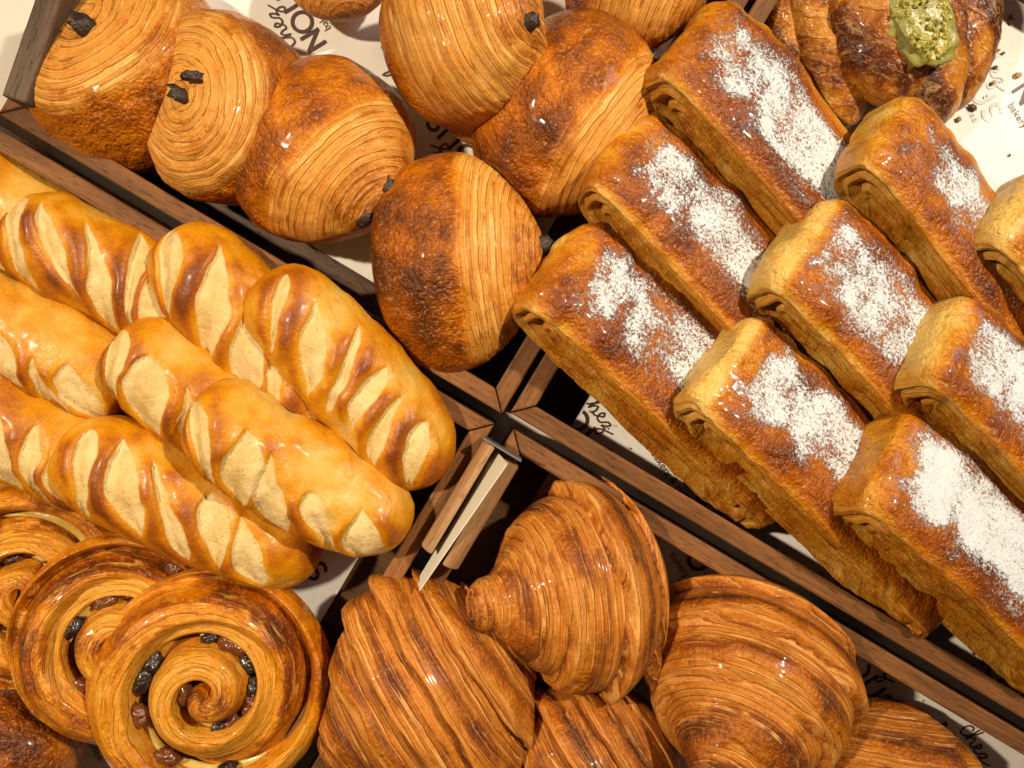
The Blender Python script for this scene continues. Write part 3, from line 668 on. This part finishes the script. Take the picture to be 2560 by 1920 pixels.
def RA(seed):
    r = random.Random(seed); return [(1, r.uniform(0, 360), r.uniform(.8, 1.3), r.random() < .55) for _ in range(11)] + [(0, r.uniform(150, 350), r.uniform(.8, 1.1), r.random() < .5) for _ in range(3)]
snail('big glossy raisin swirl at the front, its whole spiral facing up', 530, 1715, .052, 296, -20, 0, 8, 51, RA(3), .40)
snail('tilted raisin swirl half covered by the big front one', 318, 1590, .046, 266, 60, -2, 16, 52, RA(5), .46)
snail('raisin swirl at the left edge behind two others', 85, 1462, .043, 258, 140, -2, 16, 53, RA(8), .46)
r4 = pain('glossy brown raisin bun in the bottom left corner', 20, 1885, .040, 165, 120, 5, 0, 54, .6, .25, sticks=[], lay_n=8, rz=.8, ry=1.0, nu=150, nv=110)
r4.name = 'raisin_bun'; r4['category'] = 'raisin bun'; del r4['group']
for k, (x, y, zz) in enumerate(((.55, -.12, .66), (.70, .12, .52))):
    R = 165 * S(.04); o = link('raisin', blob_mesh('raisin', 90 + k, .13 * R, .08 * R, .08 * R, 12, 14, .4), M_raisin, r4); o.location = (x * R, y * R, zz * R)

# --- pistachio pastry
root = empty('pistachio_pastry'); zc = .044; sP = S(zc); root.location = W(2220, 90, zc)
def lobe(x0, y0, z0, x1, y1, z1, wpx, seed, dark, lines=7, rz=.85, prof=None):
    a = Vector(((x0 - 2220) * sP, (90 - y0) * sP, z0)); b = Vector(((x1 - 2220) * sP, (90 - y1) * sP, z1)); d = b - a
    n = d.length / (wpx * sP)               # half length in radii
    pr = [(-n, 0), (-n * .97, .3), (-n * .82, .68), (-n * .4, .95), (0, 1.0), (n * .4, .92), (n * .8, .62), (n * .96, .28), (n, 0)]
    me = roll_mesh('dough_twist', pr, wpx / 2 * sP, 1.0, rz, 150, 110, seed, 6, -9, lump=.10, lines_along=lines, layer_amp=.035,
                   bake_fn=lambda x, v, n1, n2, lm, f, e: np.clip(dark + n1 * .9 + n2 * .4 + .25 * np.sin(v * 3 + x * 2), .03, .97), spiral=1.0, lm_max=.55, flat=-2)
    o = link('dough_twist', me, M_pist, root); o.location = (a + b) / 2
    o.rotation_euler = (Matrix.Rotation(math.atan2(d.y, d.x), 3, 'Z') @ Matrix.Rotation(-math.atan2(d.z, math.hypot(d.x, d.y)), 3, 'Y')).to_euler()
lobe(1985, -90, -.005, 1985, 190, -.012, 120, 61, .42)
lobe(2015, -60, .004, 2150, 300, -.014, 165, 62, .40)
lobe(2105, -110, .010, 2260, 262, .000, 250, 63, .46, 9)
lobe(2275, -60, .010, 2345, 315, -.008, 205, 64, .62, 8)
lobe(2420, -100, .004, 2385, 270, -.012, 190, 65, .66, 8)
lobe(2330, 190, -.006, 2470, 40, -.004, 130, 66, .6, 7)
me = blob_mesh('cream', 70, 74 * sP, 128 * sP, 30 * sP, 40, 56, .22, 3.0)
cr = link('pistachio_cream', me, M_cream, root); CP = W(2288, 38, .070) - W(2220, 90, zc); cr.location = CP; cr.rotation_euler = (0, 0, math.radians(28))
rnd = random.Random(5)
for k in range(110):
    a, q = rnd.uniform(0, 6.283), math.sqrt(rnd.random())
    x, y = 62 * q * math.cos(a), 112 * q * math.sin(a)
    if k > 90: x, y = rnd.uniform(-30, 40), rnd.uniform(-125, -60)
    X_, Y_ = x * math.cos(.49) - y * math.sin(.49), x * math.sin(.49) + y * math.cos(.49)
    e = max(0, 1 - (x / 76) ** 2 - (y / 122) ** 2); s = rnd.uniform(.45, 1.3) * 8.0 * sP
    o = link('pistachio_piece', block_mesh('nut', 2 * s, 1.5 * s, 1.2 * s, 300 + k, .5), M_nut if k % 3 else M_nut2, cr)
    for f in o.data.polygons: f.use_smooth = False
    o.location = (x * sP, y * sP, 31 * sP * math.sqrt(e)); o.rotation_euler = (rnd.uniform(0, 3), rnd.uniform(0, 3), rnd.uniform(0, 3))
tag(root, 'dark twisted pastry topped with green pistachio cream and chopped nuts', 'pistachio pastry')

# --- card clip over the tray walls
root = empty('card_clip'); root.location = W(1165, 1245, RIM) + Vector((0, 0, .001))
ang = math.atan2(-bx_[1], bx_[0]); root.rotation_euler = (0, 0, ang)       # local X runs to the lower left of the picture
def half_rod(name, x0, x1, yc, rad, sgn, mat):
    n = 14; L = []
    pr = [(math.cos(t) * rad * 1.0 * sgn, math.sin(t) * rad * 1.5) for t in np.linspace(0, math.pi, n)]
    sec = [(0 if abs(y) < 0 else y, z) for y, z in pr]
    # half round: flat face towards the card (y=0), round outside and top
    sec = [(sgn * rad * math.sin(t), rad * 1.15 - rad * 1.15 * math.cos(t)) for t in np.linspace(0, math.pi, n)]
    bm = bmesh.new(); A = [bm.verts.new((x0, yc + y, z)) for y, z in sec]; B = [bm.verts.new((x1, yc + y, z)) for y, z in sec]
    for k in range(n): j = (k + 1) % n; bm.faces.new((A[k], B[k], B[j], A[j]))
    bm.faces.new(A[::-1]); bm.faces.new(B); bmesh.ops.recalc_face_normals(bm, faces=bm.faces)
    bmesh.ops.bevel(bm, geom=[e for e in bm.edges if abs(e.verts[0].co.x - e.verts[1].co.x) < 1e-7], offset=.0006, segments=2, affect='EDGES')
    me = bpy.data.meshes.new(name); bm.to_mesh(me); bm.free(); return link(name, me, mat, root)
half_rod('clip_jaw', -152 * sr, 146 * sr, -.0010, .0078, -1, M_wood_clip).name = 'clip_jaw'
half_rod('clip_jaw', -140 * sr, 150 * sr, .0070, .0095, 1, M_wood_clip)
def slab(name, pts, thick, mat, parent):
    bm = bmesh.new(); vs = [bm.verts.new(p) for p in pts]; f = bm.faces.new(vs)
    r = bmesh.ops.extrude_face_region(bm, geom=[f]); n = f.normal.copy() if f.normal.length else Vector((0, 1, 0)); bm.normal_update(); n = f.normal
    bmesh.ops.translate(bm, vec=n * thick, verts=[v for v in r['geom'] if isinstance(v, bmesh.types.BMVert)])
    bmesh.ops.recalc_face_normals(bm, faces=bm.faces); me = bpy.data.meshes.new(name); bm.to_mesh(me); bm.free(); return link(name, me, mat, parent)
slab('card', [(-142 * sr, .0005, .004), (236 * sr, .0000, .002), (232 * sr, .0035, .020), (-142 * sr, .0085, .036)], .0005, M_card, root)
slab('end_cap', [(-154 * sr, -.0095, .002), (-154 * sr, .0155, .002), (-154 * sr, .0155, .019), (-154 * sr, -.0095, .017)], .0012, M_cap, root)
tag(root, 'wooden clip holding a cream card, seen from above at the tray crossing', 'card clip')

# --- crumbs on the paper
rnd = random.Random(9)
CR = [(2468, 126, 13, 0), (2528, 52, 9, 0), (2488, 168, 7, 0), (2546, 188, 9, 1), (2483, 206, 6, 1), (2433, 268, 12, 0), (2398, 297, 7, 1), (2525, 41, 5, 0), (2497, 126, 5, 1), (2509, 132, 4, 0), (2524, 388, 4, 0), (2466, 240, 3, 0)]
for k, (x, y, s, l) in enumerate(CR):
    z = PZ + .0062; q = s * S(z) * .95
    o = link('pastry_crumb', blob_mesh('crumb', 400 + k, q, q * rnd.uniform(.6, .9), q * .5, 9, 12, .7, 3.0), M_crumb_lt if l else M_crumb); o.location = W(x, y, z); o.rotation_euler = (0, 0, rnd.uniform(0, 6))
    tag(o, 'golden crumb on the bare paper beside the pistachio pastry' if l else 'brown crumb on the bare paper beside the pistachio pastry', 'crumb', 'golden crumbs by the pistachio pastry' if l else 'brown crumbs by the pistachio pastry')
z = PZ + .002; o = link('pastry_crumb', blob_mesh('crumb', 450, 11 * S(z), 7 * S(z), 5 * S(z), 9, 12, .6, 3.0), M_crumb_lt); o.location = W(1835, 1298, z); tag(o, 'single golden crumb on paper beside the long lower tray wall', 'crumb')

# tiny flakes scattered over the papers
rnd = np.random.default_rng(4); V, Fc = [], []
def flake(x, y, z, q):
    n0 = len(V); a = rnd.uniform(0, 6.28)
    for k in range(5):
        t = a + k * 1.2566; r = q * rnd.uniform(.5, 1.1); V.append((x + r * math.cos(t), y + r * math.sin(t), z + rnd.uniform(.0001, .0005)))
    V.append((x, y, z + q * .35)); Fc.extend([(n0 + k, n0 + (k + 1) % 5, n0 + 5) for k in range(5)])
for n, (o_, sa, sb, la, lb, z) in ((34, (KP, 1, -1, (160, 900), (60, 130), PZ + .0022)), (26, (KP, 1, 1, (200, 1300), (70, 200), PZ + .0022)), (16, (KP, -1, -1, (160, 900), (130, 500), PZ + .0022)), (18, (KP, -1, 1, (150, 300), (150, 700), PZ + .0022)),
                             (30, (KP, 1, -1, (900, 1300), (900, 1300), PZ + .007))):
    for _ in range(n):
        a, b = rnd.uniform(*la) * sa, rnd.uniform(*lb) * sb
        p = W(o_[0] + a * ax[0] + b * bx_[0], o_[1] + a * ax[1] + b * bx_[1], z); flake(p.x, p.y, z, rnd.uniform(.0004, .0013))
me = bpy.data.meshes.new('flakes'); me.from_pydata(V, [], Fc); o = link('pastry_flakes', me, M_crumb_lt); o['kind'] = 'stuff'; tag(o, 'tiny golden flakes scattered over the liner papers', 'crumbs')
